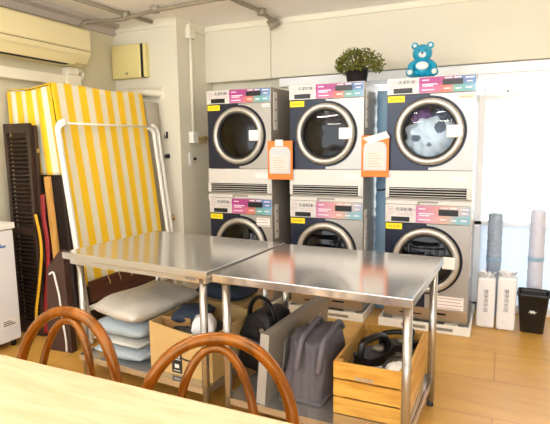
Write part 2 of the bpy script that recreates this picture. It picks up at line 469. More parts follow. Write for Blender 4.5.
# ---------------------------------------------------------------- air conditioner, ventilator, ducts
t = thing('air_conditioner', 'cream wall-mounted air conditioner high on the left wall', 'air conditioner', (XL, 1.95, 2.13))
# profile in local (x out of wall, z)
prof = [(0, .0), (.10, .0), (.17, .02), (.215, .085), (.225, .12), (.225, .28), (.20, .305), (0, .31)]
L = 3.41 - 1.95
MB().prism(prof, 'Y', 0, L).build('housing', M['cream'], t)
b = MB(); b.prism([(.222, .122), (.233, .128), (.233, .285), (.21, .305), (.205, .30), (.222, .27)], 'Y', .01, L - .01); b.build('front_panel', M['cream'], t)
b = MB(); b.box(.2225, .2262, .012, L - .012, .116, .121); b.build('panel_seam', mat_once('seam_brown', (96, 82, 56)), t)
b = MB(); b.prism([(.168, .005), (.213, .07), (.218, .066), (.174, .0)], 'Y', .05, L - .14); b.build('air_flap', M['cream'], t)
b = MB(); b.box(.12, .165, .05, L - .2, -.004, .012); b.build('outlet_slot', M['recess_shade'], t)
t = thing('pipe_duct', 'white square pipe duct running along the left wall below the air conditioner', 'duct', (XL, 1.9, 2.0))
MB().box(0, .07, 0, 1.36, -.035, .05, .006).build('duct_cover', M['trim'], t)
b = MB(); b.box(0, .09, 1.36, 1.52, -.045, .06, .01); b.box(0, .085, 1.385, 1.50, .06, .125, .008); b.build('elbow_cover', M['trim'], t)
b = MB()
b.tube(arc_pts([(.05, 1.53, .02), (.06, 1.56, .06), (.05, 1.56, .10), (.05, 1.50, .11)]), .012, 8)
b.build('hose', M['trim'], t)
t = thing('ventilator', 'cream square ventilator box on the pillar with a dark slit', 'ventilator', (-3.30, 3.95, 2.08))
MB().box(-.20, .145, -.07, 0, 0, .315, .018, seg=3).build('cover', M['cream2'], t)
MB().box(.147, .175, -.06, 0, .005, .31, .002).build('slit', M['recess_shade'], t)
MB().box(.176, .205, -.065, 0, .003, .312, .008).build('side_rail', M['cream2'], t)
MB().box(-.03, .0, -.073, -.07, .035, .055).build('badge', M['conduit'], t)
t = thing('wall_pipe', 'short white pipe with a round flange on the pillar front', 'pipe', (-2.96, 3.95, 1.93))
MB().tube(arc_pts([(-.4, -.03, .03), (-.3, -.05, .02), (-.16, -.07, .01), (-.05, -.05, 0), (-.02, 0, 0)]), .034, 14).build('pipe', M['trim'], t)
MB().lathe([(.0, -.02), (.055, -.02), (.06, -.0), (.06, 0)], 'Y', (-.02, 0, 0), 24).build('flange', M['trim'], t)

# conduit, valve and switch on the pillar's right face (X = -2.78)
t = thing('wall_conduit', 'thin white vertical conduit on the side of the pillar', 'conduit', (-2.78, 4.14, 1.46))
MB().cyl((.02, 0, .10), (.02, 0, 1.14), .016, 12).build('pipe', M['trim'], t)
MB().box(0, .05, -.045, .045, 0, .11, .006).build('outlet_box', M['white'], t)
MB().box(0, .05, -.05, .05, .98, 1.10, .006).build('upper_box', M['trim'], t)
t = thing('gas_valve', 'small brass valve with two handles beside the white outlet box', 'valve', (-2.78, 4.30, 1.50))
MB().tube([(.03, -.11, 0), (.03, .1, 0)], .014, 10).box(0, .03, -.03, .03, -.02, .02, .003).build('valve_body', M['brass'], t)
for y in (-.04, .05):
    b = MB(); b.cyl((.03, y, 0), (.075, y, .02), .012, 8); b.box(.07, .085, y - .035, y + .035, .01, .03, .004); b.build('valve_handle', M['brass'], t)
for y in (-.06, .03): MB().cyl((.03, y, 0), (.035, y, -.05), .01, 8).build('nozzle', M['brass'], t)
t = thing('wall_switch', 'narrow white switch plate below the brass valve', 'switch', (-2.78, 4.10, 1.25))
MB().box(0, .012, -.025, .025, 0, .12, .003).build('plate', M['white'], t)
b = MB(); b.box(0, .02, .06, .085, .045, .07, .003); b.build('key_knob', M['black'], t)
t = thing('wall_hook', 'small black hook on the pillar front, the upper of two', 'hook', (-2.925, 3.95, 1.54))
MB().box(-.008, .008, -.015, 0, -.03, .03, .002).build('plate', M['black'], t)
MB().tube([(0, -.01, -.02), (0, -.04, -.025), (0, -.045, 0)], .005, 6).build('hook_arm', M['black'], t)
t = thing('wall_hook', 'small square black fitting on the pillar front, the lower of two', 'hook', (-2.925, 3.95, 1.34))
MB().box(-.02, .02, -.02, 0, -.02, .02, .003).build('plate', M['black'], t)
MB().lathe([(0, -.05), (.012, -.05), (.012, -.02), (0, -.02)], 'Y', (0, 0, 0), 12, False).build('peg', M['black'], t)
t = thing('door_stop', 'round dull brass door stop low on the pillar front', 'door stop', (-2.90, 3.95, .75))
MB().lathe([(0, -.06), (.02, -.06), (.026, -.05), (.02, -.04), (.012, -.035), (.012, -.008), (.03, -.006), (.03, 0)], 'Y', (0, 0, 0), 20, False).build('stop_body', M['brass'], t)

# ---------------------------------------------------------------- dryers
W2 = 0.3135
YD = 3.9
def front_panel(mb, w2, z0, z1, cz, Rh, Rd):
    """front plate with a round hole: mi 0 silver outside, mi 1 navy door surround"""
    angs = set(2 * PI * k / 72 for k in range(72))
    for (x, z) in ((w2, z1), (-w2, z1), (-w2, z0), (w2, z0)): angs.add(math.atan2(z - cz, x) % (2 * PI))
    angs = sorted(angs)
    def rect(a):
        c, s = math.cos(a), math.sin(a); r = 1e9
        if abs(c) > 1e-9: r = min(r, w2 / abs(c))
        if s > 1e-9: r = min(r, (z1 - cz) / s)
        if s < -1e-9: r = min(r, (cz - z0) / -s)
        return r
    def pt(a, r, y=0): return (math.cos(a) * r, y, cz + math.sin(a) * r)
    n = len(angs)
    for i in range(n):
        a, c = angs[i], angs[(i + 1) % n]
        mid = (a + (c if c > a else c + 2 * PI)) / 2
        left = math.cos(mid) < 0
        ra, rc = rect(a), rect(c)
        da, dc = (ra, rc) if left else (min(Rd, ra), min(Rd, rc))
        mb.mi = 1; mb.poly([pt(a, Rh), pt(c, Rh), pt(c, dc), pt(a, da)])
        if not left and (ra > da + 1e-5 or rc > dc + 1e-5):
            mb.mi = 0
            if ra > da + 1e-5 and rc > dc + 1e-5: mb.poly([pt(a, da), pt(c, dc), pt(c, rc), pt(a, ra)])
            elif ra > da + 1e-5: mb.poly([pt(a, da), pt(c, dc), pt(a, ra)])
            else: mb.poly([pt(a, da), pt(c, dc), pt(c, rc)])

def dryer(label, xc, upper, faded=False, laundry=False, extra=()):
    z_base = 1.0 if upper else 0.065
    t = thing('dryer', label, 'dryer', (xc, YD, z_base), 0, 'front-loading machines in three stacks')
    D = .54
    if upper:
        top, pb, fb = .918, .793, .232       # local heights: top, panel bottom, front bottom
        cz, R = .517, .247
    else:
        top, pb, fb = .935, .759, .10
        cz, R = .477, .25
    # shell (five sides)
    b = MB(); th = .012
    b.box(-W2, -W2 + th, .004, D, 0.0, top); b.box(W2 - th, W2, .004, D, 0.0, top)
    b.box(-W2 + th, W2 - th, .004, D, top - th, top); b.box(-W2 + th, W2 - th, D - th, D, 0, top - th); b.box(-W2 + th, W2 - th, .004, D - th, 0, th)
    b.build('cabinet', M['side'], t)
    b = MB(); front_panel(b, W2, fb, pb, cz, .195, R + .018)
    f = b.build('front_plate', [M['silver'], M['navy']], t); solidify(f, .006, -1 if False else 0)
    # door
    b = MB(); b.lathe([(.196, -.006), (R + .006, -.006), (R + .006, -.016), (.196, -.016)], 'Y', (0, 0, cz), 64, False)
    g = b.build('door_gasket', M['rubber'], t)
    b = MB()
    pr = [(R, -.014), (R, -.028), (R - .012, -.042), (R - .03, -.046), (R - .045, -.036), (R - .048, -.014)]
    b.lathe(pr, 'Y', (0, 0, cz), 72, False)
    door = b.build('door_ring', M['chrome'], t)
    b = MB(); b.lathe([(R - .047, -.02), (R - .047, -.034), (.186, -.03), (.184, -.01)], 'Y', (0, 0, cz), 64, False); b.build('inner_ring', M['rubber'], door)
    b = MB(); b.lathe([(0, -.034), (.06, -.032), (.12, -.027), (.188, -.014)], 'Y', (0, 0, cz), 56, False)
    b.build('door_glass', M['doorclear'] if laundry else M['doorglass'], door)
    b = MB(); b.box(.128, .218, -.062, -.034, cz - .045, cz + .045, .006); b.build('door_handle', M['white'], door)
    b = MB(); b.box(.205, .238, -.058, -.040, cz - .04, cz + .04, .004); b.build('handle_clasp', M['chrome'], door)
    b = MB(); b.lathe([(.195, 0), (.20, .06), (.245, .10), (.245, .44), (.2, .46), (0, .46)], 'Y', (0, 0, cz), 48, False); b.build('drum', M['drum'], t)
    # control panel
    P = thing_part('control_panel', t)
    b = MB(); ptop = top - .004 if upper else .902; h = ptop - pb
    b.box(-W2, W2, -.012, .004, pb + .004, ptop, .003); b.mi = 1
    for i in range(5): b.box(-.298, -.25 + .02 * (i % 2), -.0127, -.0119, ptop - .022 - i * .014, ptop - .018 - i * .014)
    for i in range(2): b.box(-.22, -.10, -.0127, -.0119, pb + h * .52 - i * .013, pb + h * .545 - i * .013)
    b.build_to(P, [M['bandwhite'], M['inkpale']])
    ptop = top - .004 if upper else .902
    x_split = -.08
    h = ptop - pb
    b = MB(); b.box(x_split, W2 - .003, -.0145, -.0115, pb + .007, ptop - .003); b.mi = 1
    for (x0, x1, zz) in ((-.06, -.01, .80), (-.06, .05, .55), (-.055, .02, .45), (-.06, .03, .22), (.10, .15, .88), (.165, .215, .88), (.24, .30, .84), (.25, .29, .62), (.095, .14, .26), (.175, .215, .24), (.245, .285, .25)):
        b.box(x0, x1, -.0157, -.0140, pb + h * zz - .003, pb + h * zz + .005)
    b.build('graphic_overlay', [M['overlay_pale'] if faded else M['overlay'], M['inkwhite']], P)
    b = MB(); b.box(-.267, -.127, -.0155, -.012, pb + .012, pb + .048, .001); b.build('card_slot', M['black'], P)
    b = MB(); b.box(.085, .225, -.017, -.0140, pb + h * .48, pb + h * .80, .001); b.build('display', M['black'], P)
    text_mesh('lettering', '洗濯乾燥', .031, (-.235, -.0127, pb + h * .66), (PI / 2, 0, 0), M['ink'], P)
    text_mesh('lettering', '機/kg', .028, (-.128, -.0127, pb + h * .665), (PI / 2, 0, 0), M['inkpale'], P)
    # yellow sticker
    b = MB(); b.box(-W2 + .004, -W2 + .13, -.0055, -.002, pb - .052, pb - .006); b.mi = 1
    for i, (x0, x1) in enumerate(((-.29, -.262), (-.255, -.235), (-.228, -.205))): b.box(x0, x1, -.0062, -.0052, pb - .036, pb - .022)
    b.build('sticker', [M['yellow'], mat_once('sticker_ink', (206, 176, 20))], t)
    if upper:
        # white band with the exhaust grille
        b = MB(); b.box(-W2 - .002, W2 + .002, -.014, .004, .017, .228, .004); bd = b.build('lower_band', M['bandwhite'], t)
        b = MB(); b.box(-W2 + .015, W2 - .012, -.018, -.013, .022, .10, .002); gr = b.build('grille', M['recess_shade'], bd)
        b = MB()
        for i in range(4): b.box(-W2 + .035 , W2 - .04, -.024, -.017, .0315 + i * .019, .036 + i * .019, .001)
        b.box(-W2 + .012, -W2 + .03, -.024, -.017, .02, .102, .002); b.box(W2 - .036, W2 - .012, -.024, -.017, .02, .102, .002)
        b.build('grille_slats', M['bandwhite'], gr)
        b = MB(); b.box(.16, .28, -.0148, -.0138, .15, .19); b.build('paper_label', M['paper'], bd)
    else:
        b = MB(); b.box(-W2, W2, -.010, .004, .905, .933, .002); bd = b.build('top_strip', M['bandwhite'], t)
        b = MB(); b.box(-.07, -.055, -.016, -.010, .905, .93, .001); b.build('strip_tab', M['conduit'], bd)
        b = MB(); b.box(-.055, .08, -.0125, -.0095, .918, .931); b.build('name_plate', M['board'], bd)
        b = MB(); b.box(-W2, W2, -.004, .004, .0, .098, .003); pl = b.build('plinth', M['plinth'], t)
        b = MB(); b.box(-.19, -.02, -.006, -.003, .040, .050); b.box(.06, .16, -.006, -.003, .055, .07); b.build('plinth_slot', M['recess_shade'], pl)
    for (nm, x0, x1, z0, z1, mm) in extra:
        b = MB(); b.box(x0, x1, -.0048, -.0028, z0, z1); b.mi = 1
        nl = max(1, int((z1 - z0) / .02))
        for i in range(nl):
            zz = z1 - (i + .6) * (z1 - z0) / nl
            b.box(x0 + .008, x1 - .01 - .012 * (i % 2), -.0054, -.0046, zz - .003, zz + .003)
        b.build(nm, [mm, M['inkpale']], t)
    return t
class PartMB: pass
def thing_part(name, parent):
    me = bpy.data.meshes.new(name); o = bpy.data.objects.new(name, me); COL.objects.link(o); o.parent = parent; return o
def build_to(self, o, m):
    bmesh.ops.recalc_face_normals(self.bm, faces=list(self.bm.faces)); self.bm.to_mesh(o.data); self.bm.free(); 
    for q in m: o.data.materials.append(q)
MB.build_to = build_to

XC = [-2.1265, -1.3275, -0.5185]
pap = M['paper']
side_strip = []
d1 = dryer('upper machine of the left stack, dark round door, nearest the pillar', XC[0], True, extra=[('small_label', .23, .30, .755, .782, pap)])
d2 = dryer('upper machine of the middle stack, beneath the potted plant', XC[1], True)
d3 = dryer('upper machine of the right stack, white cloth showing in its door, beneath the blue bear', XC[2], True, laundry=True, extra=[('small_label', .20, .30, .75, .776, mat_once('buff_label', (236, 226, 180)))])
d4 = dryer('lower machine of the left stack, partly behind the steel tables', XC[0], False, extra=[('paper_label', .16, .29, .66, .735, pap)])
d5 = dryer('lower machine of the middle stack, faded pink control panel', XC[1], False, faded=True)
d6 = dryer('lower machine of the right stack, white notice at its bottom right', XC[2], False, faded=True, extra=[('paper_notice', .09, .285, .105, .205, pap)])
for d, z0, z1 in ((d1, .56, .88), (d2, .56, .86), (d4, .55, .85), (d5, .5, .84), (d6, .35, .84)):
    b = MB(); b.box(W2, W2 + .004, .05, .12, z0, z1, .001); b.mi = 1
    for i in range(3): b.box(W2 + .004, W2 + .0055, .07, .10, z1 - .07 - i * .09, z1 - .05 - i * .09)
    b.build('side_label', [M['white'], M['inkpale']], d)
for d in (d1, d4):
    b = MB(); b.box(-W2 - .016, -W2, .0, .02, .02 if d is d1 else .87, .10 if d is d1 else .93, .003); b.build('hinge_tab', M['white'], d)

# drum laundry in the right upper machine (things behind the glass)
def cloth_lump(name, label, loc, r, sc, m, seedv, lift=.25, rz=0):
    rnd = random.Random(seedv)
    b = MB(); b.ball((0, 0, 0), 1.0, 5)
    ph = [rnd.uniform(0, 6.28) for _ in range(6)]
    for v in b.bm.verts:
        p = v.co.copy()
        k = 1 + .10 * math.sin(5 * p.x + ph[0]) * math.sin(4 * p.z + ph[1]) + .07 * math.sin(9 * p.z + 6 * p.x + ph[2]) + .05 * math.sin(13 * p.x - 7 * p.y + ph[3])
        v.co = Vector((p.x * r * sc[0] * k, p.y * r * sc[1] * k, p.z * r * sc[2] * k))
    o = b.build(name, m); o.location = loc; o.rotation_euler = (0, 0, rz)
    return tag(o, label, 'laundry')
cx = XC[2]
w1 = cloth_lump('white_laundry', 'white cloth with grey patches tumbling behind the right upper machine\'s door', (cx - .0, YD + .145, 1.452), .2, (1.0, .62, .92), [M['whitecloth'], M['greycloth'], mat_once('grey_patch', (120, 130, 140))], 3)
# printed patches on the white cloth follow its own surface
for f in w1.data.polygons:
    c = f.center
    if c.y < 0:
        if ((c.x + .10) / .036) ** 2 + ((c.z - .02) / .026) ** 2 < 1: f.material_index = 1
        if ((c.x - .07) / .042) ** 2 + ((c.z - .10) / .045) ** 2 < 1: f.material_index = 1
        if ((c.x + .0) / .022) ** 2 + ((c.z + .03) / .014) ** 2 < 1: f.material_index = 2
cloth_lump('purple_laundry', 'purple cloth at the upper left behind the right upper machine\'s door', (cx - .085, YD + .16, 1.645), .085, (1.0, .9, .8), M['purple'], 4)
cloth_lump('slate_laundry', 'dark slate cloth at the upper right behind the right upper machine\'s door', (cx + .09, YD + .17, 1.645), .085, (1.1, .9, .8), M['greycloth'], 5)

# trays under the stacks
for x, lb in zip(XC, ('white drip tray under the left stack of machines, mostly hidden', 'white drip tray under the middle stack of machines', 'white drip tray under the right stack of machines')):
    t = thing('drip_tray', lb, 'tray', (x, YD, 0), 0, 'white trays under the machines')
    b = MB(); w = W2 + .03
    b.box(-w, w, -.06, .56, 0, .02); b.box(-w, w, -.075, -.06, 0, .068, .003); b.box(-w, -w + .015, -.06, .56, .02, .064); b.box(w - .015, w, -.06, .56, .02, .064); b.box(-w + .015, w - .015, .545, .56, .02, .064)
    for px in (-.2, .2):
        b.box(px - .05, px + .05, .02, .5, .02, .0645)
    b.build('tray_body', M['white'], t)
    b = MB(); b.box(-.16, .02, -.0765, -.0745, .02, .045); b.box(.05, .22, -.0765, -.0745, .022, .045); b.build('tray_label', M['board'], t)

# things in the gaps between the stacks
t = thing('gap_shade_hose', 'black ribbed hose added in the shaded gap between the left and middle stacks', 'hose', (-1.727, 4.33, 0))  # hose added so the shaded gap reads black
pr = []
for i in range(80): pr.append((.066 + .008 * (i % 2), .02 + i * .0175))
MB().lathe(pr, 'Z', (0, 0, 0), 20).build('hose_body', M['rubber'], t)
b = MB(); b.box(-.075, .075, .09, .10, 0.0, 1.95); b.build('gap_shade_sheet', M['recess_shade'], t)  # black sheet put in for the shade at the back of the gap
t = thing('wrapped_duct', 'pale blue crinkled plastic duct between the middle and right stacks', 'duct', (-.925, 4.30, 0))
pr = [(.07, 0)]
for i in range(60): pr.append((.076 + .005 * math.sin(i * 1.9) + .003 * random.random(), .01 + i * .0315))
MB().lathe(pr, 'Z', (0, 0, 0), 26).build('duct_sleeve', M['bluewrap'], t)
b = MB(); b.tube(arc_pts([(-.06, -.055, 1.04), (0, -.09, 1.045), (.06, -.055, 1.075)]), .006, 6); b.build('tie_strap', M['black'], t)

# orange notices hung across the gaps
def notice(label, x, z, w, h, torn):
    t = thing('notice', label, 'notice', (x, YD - .036, z), 0, 'orange notices in the gaps')
    MB().box(-w / 2, w / 2, 0, .008, 0, h, .002).build('notice_sheet', M['orange'], t)
    b = MB(); pts = []
    iw = w / 2 - .018
    out = [(-iw, .05), (iw, .05), (iw, h - .105)]
    for i in range(1, 9):
        a = PI / 2 * i / 8; out.append((iw - .045 + .045 * math.cos(a), h - .105 + .055 * math.sin(a)))
    for i in range(0, 9):
        a = PI / 2 + PI / 2 * i / 8; out.append((-iw + .045 + .045 * math.cos(a), h - .105 + .055 * math.sin(a)))
    b.prism(out, 'Y', -.004, .0); b.build('white_field', mat_once('notice_white', (204, 206, 208)), t)
    b = MB(); b.box(-iw + .02, iw - .02, -.006, -.004, .065, h - .12); b.mi = 1
    for i in range(6):
        b.box(-iw + .035, iw - .035 - .02 * (i % 3), -.0068, -.006, .08 + i * .02, .085 + i * .02)
    b.build('pale_field', [mat_once('notice_pale', (222, 214, 206)), mat_once('notice_print', (212, 178, 150))], t)
    b = MB()
    if torn:
        b.prism([(-.10, h - .02), (.0, h + .005), (.085, h + .03), (.115, h - .02), (.02, h - .045), (-.03, h - .07)], 'Y', -.007, -.0045)
    else:
        b.prism([(-.04, h - .045), (.035, h - .045), (.03, h + .008), (-.04, h + .01)], 'Y', -.007, -.0045)
    b.build('tape', M['paper'], t)
    return t
notice('orange and white notice hanging between the left and middle stacks', -1.72, 1.143, .228, .325, False)
notice('orange and white notice with a torn white top, between the middle and right stacks', -.915, 1.178, .215, .32, True)

# ---------------------------------------------------------------- plant and bear on top
t = thing('potted_plant', 'bushy green plant in a dark pot on top of the middle stack', 'plant', (-1.10, 4.0, 1.918))
b = MB(); b.mi = 0
b.lathe([(0, 0), (.075, 0), (.078, .004), (.095, .10), (.098, .10), (.098, .108), (.088, .108), (.082, .09), (0, .09)], 'Z', (0, 0, 0), 28, False)
b.build('pot', M['pot'], t)
b = MB()
for i in range(26):
    a = random.uniform(0, 2 * PI); r = random.uniform(.03, .15)
    b.tube([(0, 0, .09), (math.cos(a) * r * .5, math.sin(a) * r * .5, .14), (math.cos(a) * r, math.sin(a) * r * .75, .17 + random.uniform(-.02, .07))], .003, 5)
b.build('stems', mat_once('stem_brown', (84, 70, 36)), t)
b = MB(); rnd = random.Random(11)
for i in range(1500):
    a = rnd.uniform(0, 2 * PI); u = rnd.uniform(-.55, 1); rr = rnd.uniform(.55, 1.0) ** .5
    s = math.sqrt(max(0, 1 - u * u))
    lump = 1 + .13 * math.sin(3 * a + 1) + .1 * math.sin(7 * a + 4 * u)
    c = Vector((math.cos(a) * s * .185 * rr * lump, math.sin(a) * s * .14 * rr * lump, .135 + u * (.125 if u > 0 else .105) * rr * lump))
    n = Vector((rnd.uniform(-1, 1), rnd.uniform(-1, 1), rnd.uniform(-.3, 1))).normalized()
    q = n.orthogonal().normalized(); q.rotate(Matrix.Rotation(rnd.uniform(0, 6.28), 3, n)); p = n.cross(q)
    l = rnd.uniform(.009, .016); wd = l * .55
    b.poly([c - q * l, c - p * wd + n * .002, c + q * l, c + p * wd + n * .002])
b.build('foliage', M['leaf'], t, fix=False)

t = thing('teddy_bear_figure', 'blue seated bear figure on top of the right stack', 'bear', (-.595, 3.985, 1.918))
t.rotation_euler = (0, 0, math.radians(8))
b = MB()
b.ball((0, 0, .075), .066, 3, (1.0, .85, 1.1))
b.ball((.0, -.005, .180), .069, 3, (1.05, .9, .98))
for s in (-1, 1):
    b.ball((s * .056, .0, .238), .026, 3, (1, .6, 1))
    b.tube(arc_pts([(s * .05, 0, .118), (s * .082, -.02, .09), (s * .078, -.045, .055)]), [.022] * 6 + [.024] * 6 + [.022], 12)
    b.ball((s * .078, -.047, .052), .0225, 2)
    b.tube(arc_pts([(s * .035, -.01, .035), (s * .07, -.05, .030), (s * .085, -.085, .034)]), .03, 12)
    b.ball((s * .085, -.085, .034), .031, 3)
b.build('bear_body', M['bear'], t)
MB().ball((0, -.062, .163), .026, 3, (1.05, .6, .8)).build('muzzle', M['bearpale'], t)
MB().ball((0, -.080, .172), .008, 2).build('nose', M['black'], t)
for s in (-1, 1):
    MB().ball((s * .025, -.057, .197), .007, 2).build('eye', M['black'], t)
    MB().ball((s * .086, -.112, .034), .019, 2, (1, .35, 1)).build('paw_pad', M['bearpale'], t)
    MB().ball((s * .056, -.013, .238), .013, 2, (1, .3, 1)).build('inner_ear', M['bearpale'], t)
MB().ball((0, -.052, .085), .044, 3, (1.05, .35, .7)).build('belly_patch', M['bearpale'], t)

# ---------------------------------------------------------------- by the window
def pack(label, x, y, rz, h):
    t = thing('plastic_pack', label, 'package', (x, y, 0), rz, 'white packs by the window')
    b = MB(); b.box(-.066, .066, -.05, .05, 0, h, .02, seg=4)
    o = b.build('wrapping', M['bag_white'], t); 
    text_mesh('lettering', '環\n保\n洗\n衣\n店', .036, (-.0, -.0515, h - .12), (PI / 2, 0, 0), mat_once('pack_ink', (96, 98, 108)), t, align='CENTER')
    rnd = random.Random(int(h * 1000))
    b = MB()
    for i in range(7):
        a = i / 7 * 2 * PI + rnd.random(); r0 = .018
        b.grid(lambda u, v, a=a: (math.cos(a + (u - .5) * .9) * (r0 + .03 * v + .01 * math.sin(9 * u)) * 1.3, math.sin(a + (u - .5) * .9) * (r0 + .02 * v), h - .012 + v * (.045 + .012 * math.sin(a * 3 + 4 * u))), 5, 4)
    b.build('tied_top', M['bag_white'], t, fix=False)
    return t
pack('white plastic pack with vertical grey lettering, beside the right stack', -.086, 4.13, math.radians(2), .395)
pack('white plastic pack with vertical grey lettering, nearest the black bin', .062, 4.12, math.radians(-3), .415)
t = thing('waste_bin', 'black square waste bin on the floor by the window', 'bin', (.246, 4.16, 0), math.radians(-4))
b = MB()
def sq_ring(w, d, z, n=8, k=.25):
    out = []
    r = w * k
    for q, (sx, sy) in enumerate(((1, 1), (-1, 1), (-1, -1), (1, -1))):
        for i in range(n):
            a = PI / 2 * q + PI / 2 * i / (n - 1)
            out.append(Vector((sx * (w - r) + math.cos(a) * r, sy * (d - r) + math.sin(a) * r, z)))
    return out
rings = [sq_ring(.075, .07, .0), sq_ring(.078, .073, .004), sq_ring(.105, .095, .285), sq_ring(.112, .102, .288), sq_ring(.112, .102, .302), sq_ring(.106, .096, .304), sq_ring(.101, .092, .28), sq_ring(.073, .068, .012)]
vs = [[b.bm.verts.new(p) for p in r] for r in rings]; fs = []
for A, B_ in zip(vs, vs[1:]):
    n = len(A)
    for i in range(n): fs.append(b.bm.faces.new((A[i], A[(i + 1) % n], B_[(i + 1) % n], B_[i])))
b._mark(fs, True); b._mark([b.bm.faces.new(vs[0][::-1]), b.bm.faces.new(vs[-1])])
b.build('bin_body', M['trash'], t)
b = MB()
for i in range(6):
    a = PI * i / 6 + .2; l = .02 if i % 2 else .03
    c, s = math.cos(a), math.sin(a); wv = .0035
    y0 = -.0935
    b.prism([(c * l, .17 + s * l * .6), (-s * wv, .17 + c * wv), (-c * l, .17 - s * l * .6), (s * wv, .17 - c * wv)], 'Y', y0, y0 + .012)
b.build('star_mark', M['white'], t)
for (x, y, r, h, m, lb) in ((-.045, 4.40, .055, .86, 'greywrap', 'tall grey-blue wrapped roll standing behind the white packs'),
                            (.262, 4.41, .055, .90, 'lilacwrap', 'tall pale lilac wrapped roll standing behind the black bin')):
    t = thing('wrapped_roll', lb, 'roll', (x, y, 0))
    pr = [(r * .96, 0)] + [(r + .002 * math.sin(i * 2.1), .02 + i * (h - .03) / 30) for i in range(31)] + [(r * .8, h), (r * .3, h), (r * .28, h - .05), (0, h - .05)]
    MB().lathe(pr, 'Z', (0, 0, 0), 24, False).build('roll_body', M[m], t)
    MB().lathe([(r + .004, h * .55), (r + .004, h * .55 + .03)], 'Z', (0, 0, 0), 24, False).build('wrap_band', M['bluewrap'], t)

# ---------------------------------------------------------------- steel work tables
def steel_table(label, corner_fr, rz, w, d, apron, legs, shelf_z=.16):
    """origin at front-right top corner projected on the floor; -x along the front, +y deep"""
    t = thing('steel_work_table', label, 'table', (corner_fr[0], corner_fr[1], 0), rz, 'stainless work tables')
    zt = .811
    b = MB(); b.box(-w, 0, 0, d, zt - .04, zt, .004); top = b.build('tabletop', M['steel'], t)
    b = MB(); 
    if apron:
        b.box(-w + .03, -.03, .03, .05, zt - .075, zt - .04); b.box(-w + .03, -w + .05, .05, d - .1, zt - .075, zt - .04); b.box(-.05, -.03, .05, d - .1, zt - .075, zt - .04); b.box(-w + .05, -.05, d - .12, d - .1, zt - .075, zt - .04)
    else:
        b.box(-w + .05, -.05, .05, .07, zt - .055, zt - .04); b.box(-w + .05, -.05, d - .13, d - .11, zt - .055, zt - .04)
    b.build('apron', M['steel'], t)
    for (x, y) in legs:
        b = MB(); b.cyl((x, y, .03), (x, y, zt - .04), .0205, 18); lg = b.build('leg', M['steel_leg'], t)
        b = MB(); b.lathe([(0, 0), (.017, 0), (.02, .006), (.014, .034), (0, .034)], 'Z', (x, y, 0), 16, False); b.build('foot', M['black'], lg)
    x0 = min(l[0] for l in legs); x1 = max(l[0] for l in legs); y0 = min(l[1] for l in legs); y1 = max(l[1] for l in legs)
    b = MB(); b.box(x0, x1, y0, y1, shelf_z - .005, shelf_z); b.box(x0, x1, y0 - .012, y0 + .002, shelf_z - .035, shelf_z); b.box(x0, x1, y1 - .002, y1 + .012, shelf_z - .035, shelf_z)
    b.box(x0 - .008, x0 + .004, y0, y1, shelf_z - .035, shelf_z); b.box(x1 - .004, x1 + .008, y0, y1, shelf_z - .035, shelf_z)
    b.build('lower_shelf', M['steel'], t)
    return t, top
tl, topl = steel_table('stainless steel work table standing in front of the striped cover', (-1.332, 2.072), math.radians(-4.6), 1.085, .83, True,
                 [(-1.0, .06), (-.06, .045), (-.075, .70), (-1.03, .76)])
b = MB(); b.box(-.16, -.09, .027, .03, .811 - .062, .811 - .050, .001); b.build('maker_plate', M['board'], topl)
tr, topr = steel_table('stainless steel work table standing in front of the middle and right stacks', (-.312, 2.008), math.radians(-2.2), .972, .83, False,
                 [(-.925, .05), (-.03, .055), (-.03, .70), (-.92, .72)])

# ---------------------------------------------------------------- under the left table
SZ = .1605
def pillow(name, label, loc, sx, sy, sz, m, seedv, rz=0, tilt=0, cat='cushion'):
    rnd = random.Random(seedv); b = MB(); t = bmesh.new()
    bmesh.ops.create_cube(t, size=2); bmesh.ops.subdivide_edges(t, edges=list(t.edges), cuts=9, use_grid_fill=True)
    ph = [rnd.uniform(0, 6.28) for _ in range(5)]
    for v in t.verts:
        x, y, z = v.co
        e = 1 - .5 * (abs(x) ** 5) ; g = 1 - .5 * (abs(y) ** 5)
        puff = e * g
        z2 = z * puff * (1 + .10 * math.sin(4 * x + ph[0]) * math.sin(3.5 * y + ph[1])) 
        if z < 0: z2 = max(z2, -.9)
        x2 = x * (1 - .07 * z * z - .03 * abs(y) ** 3 + .015 * math.sin(7 * y + ph[2]))
        y2 = y * (1 - .07 * z * z - .03 * abs(x) ** 3 + .015 * math.sin(6 * x + ph[3]))
        if z > 0: z2 += .05 * math.sin(9 * x + 5 * y + ph[4]) * puff
        v.co = Vector((x2 * sx / 2, y2 * sy / 2, (z2 + .9) * sz / 1.9))
    b._merge(t, None, True)
    o = b.build(name, m); o.location = loc; o.rotation_euler = (tilt, 0, rz)
    return tag(o, label, cat)
px, py = -2.045, 2.42
pillow('folded_cushion', 'pale blue wrapped cushion at the bottom of the stack under the left steel table', (px, py, SZ), .40, .46, .095, M['pillowblue'], 1, math.radians(-5))
pillow('folded_cushion', 'thin white cushion above the bottom one in the stack under the left steel table', (px - .005, py, SZ + .096), .39, .46, .045, M['pillowwhite'], 2, math.radians(-6))
pillow('folded_cushion', 'crumpled pale blue cushion just under the big beige one of the stack', (px - .005, py - .005, SZ + .142), .41, .46, .11, M['pillowblue'], 3, math.radians(-3))
o = pillow('folded_cushion', 'big beige cushion in clear plastic on top of the stack under the left steel table', (px + .035, py + .02, SZ + .256), .42, .54, .125, M['pillow'], 4, math.radians(-14), math.radians(3))

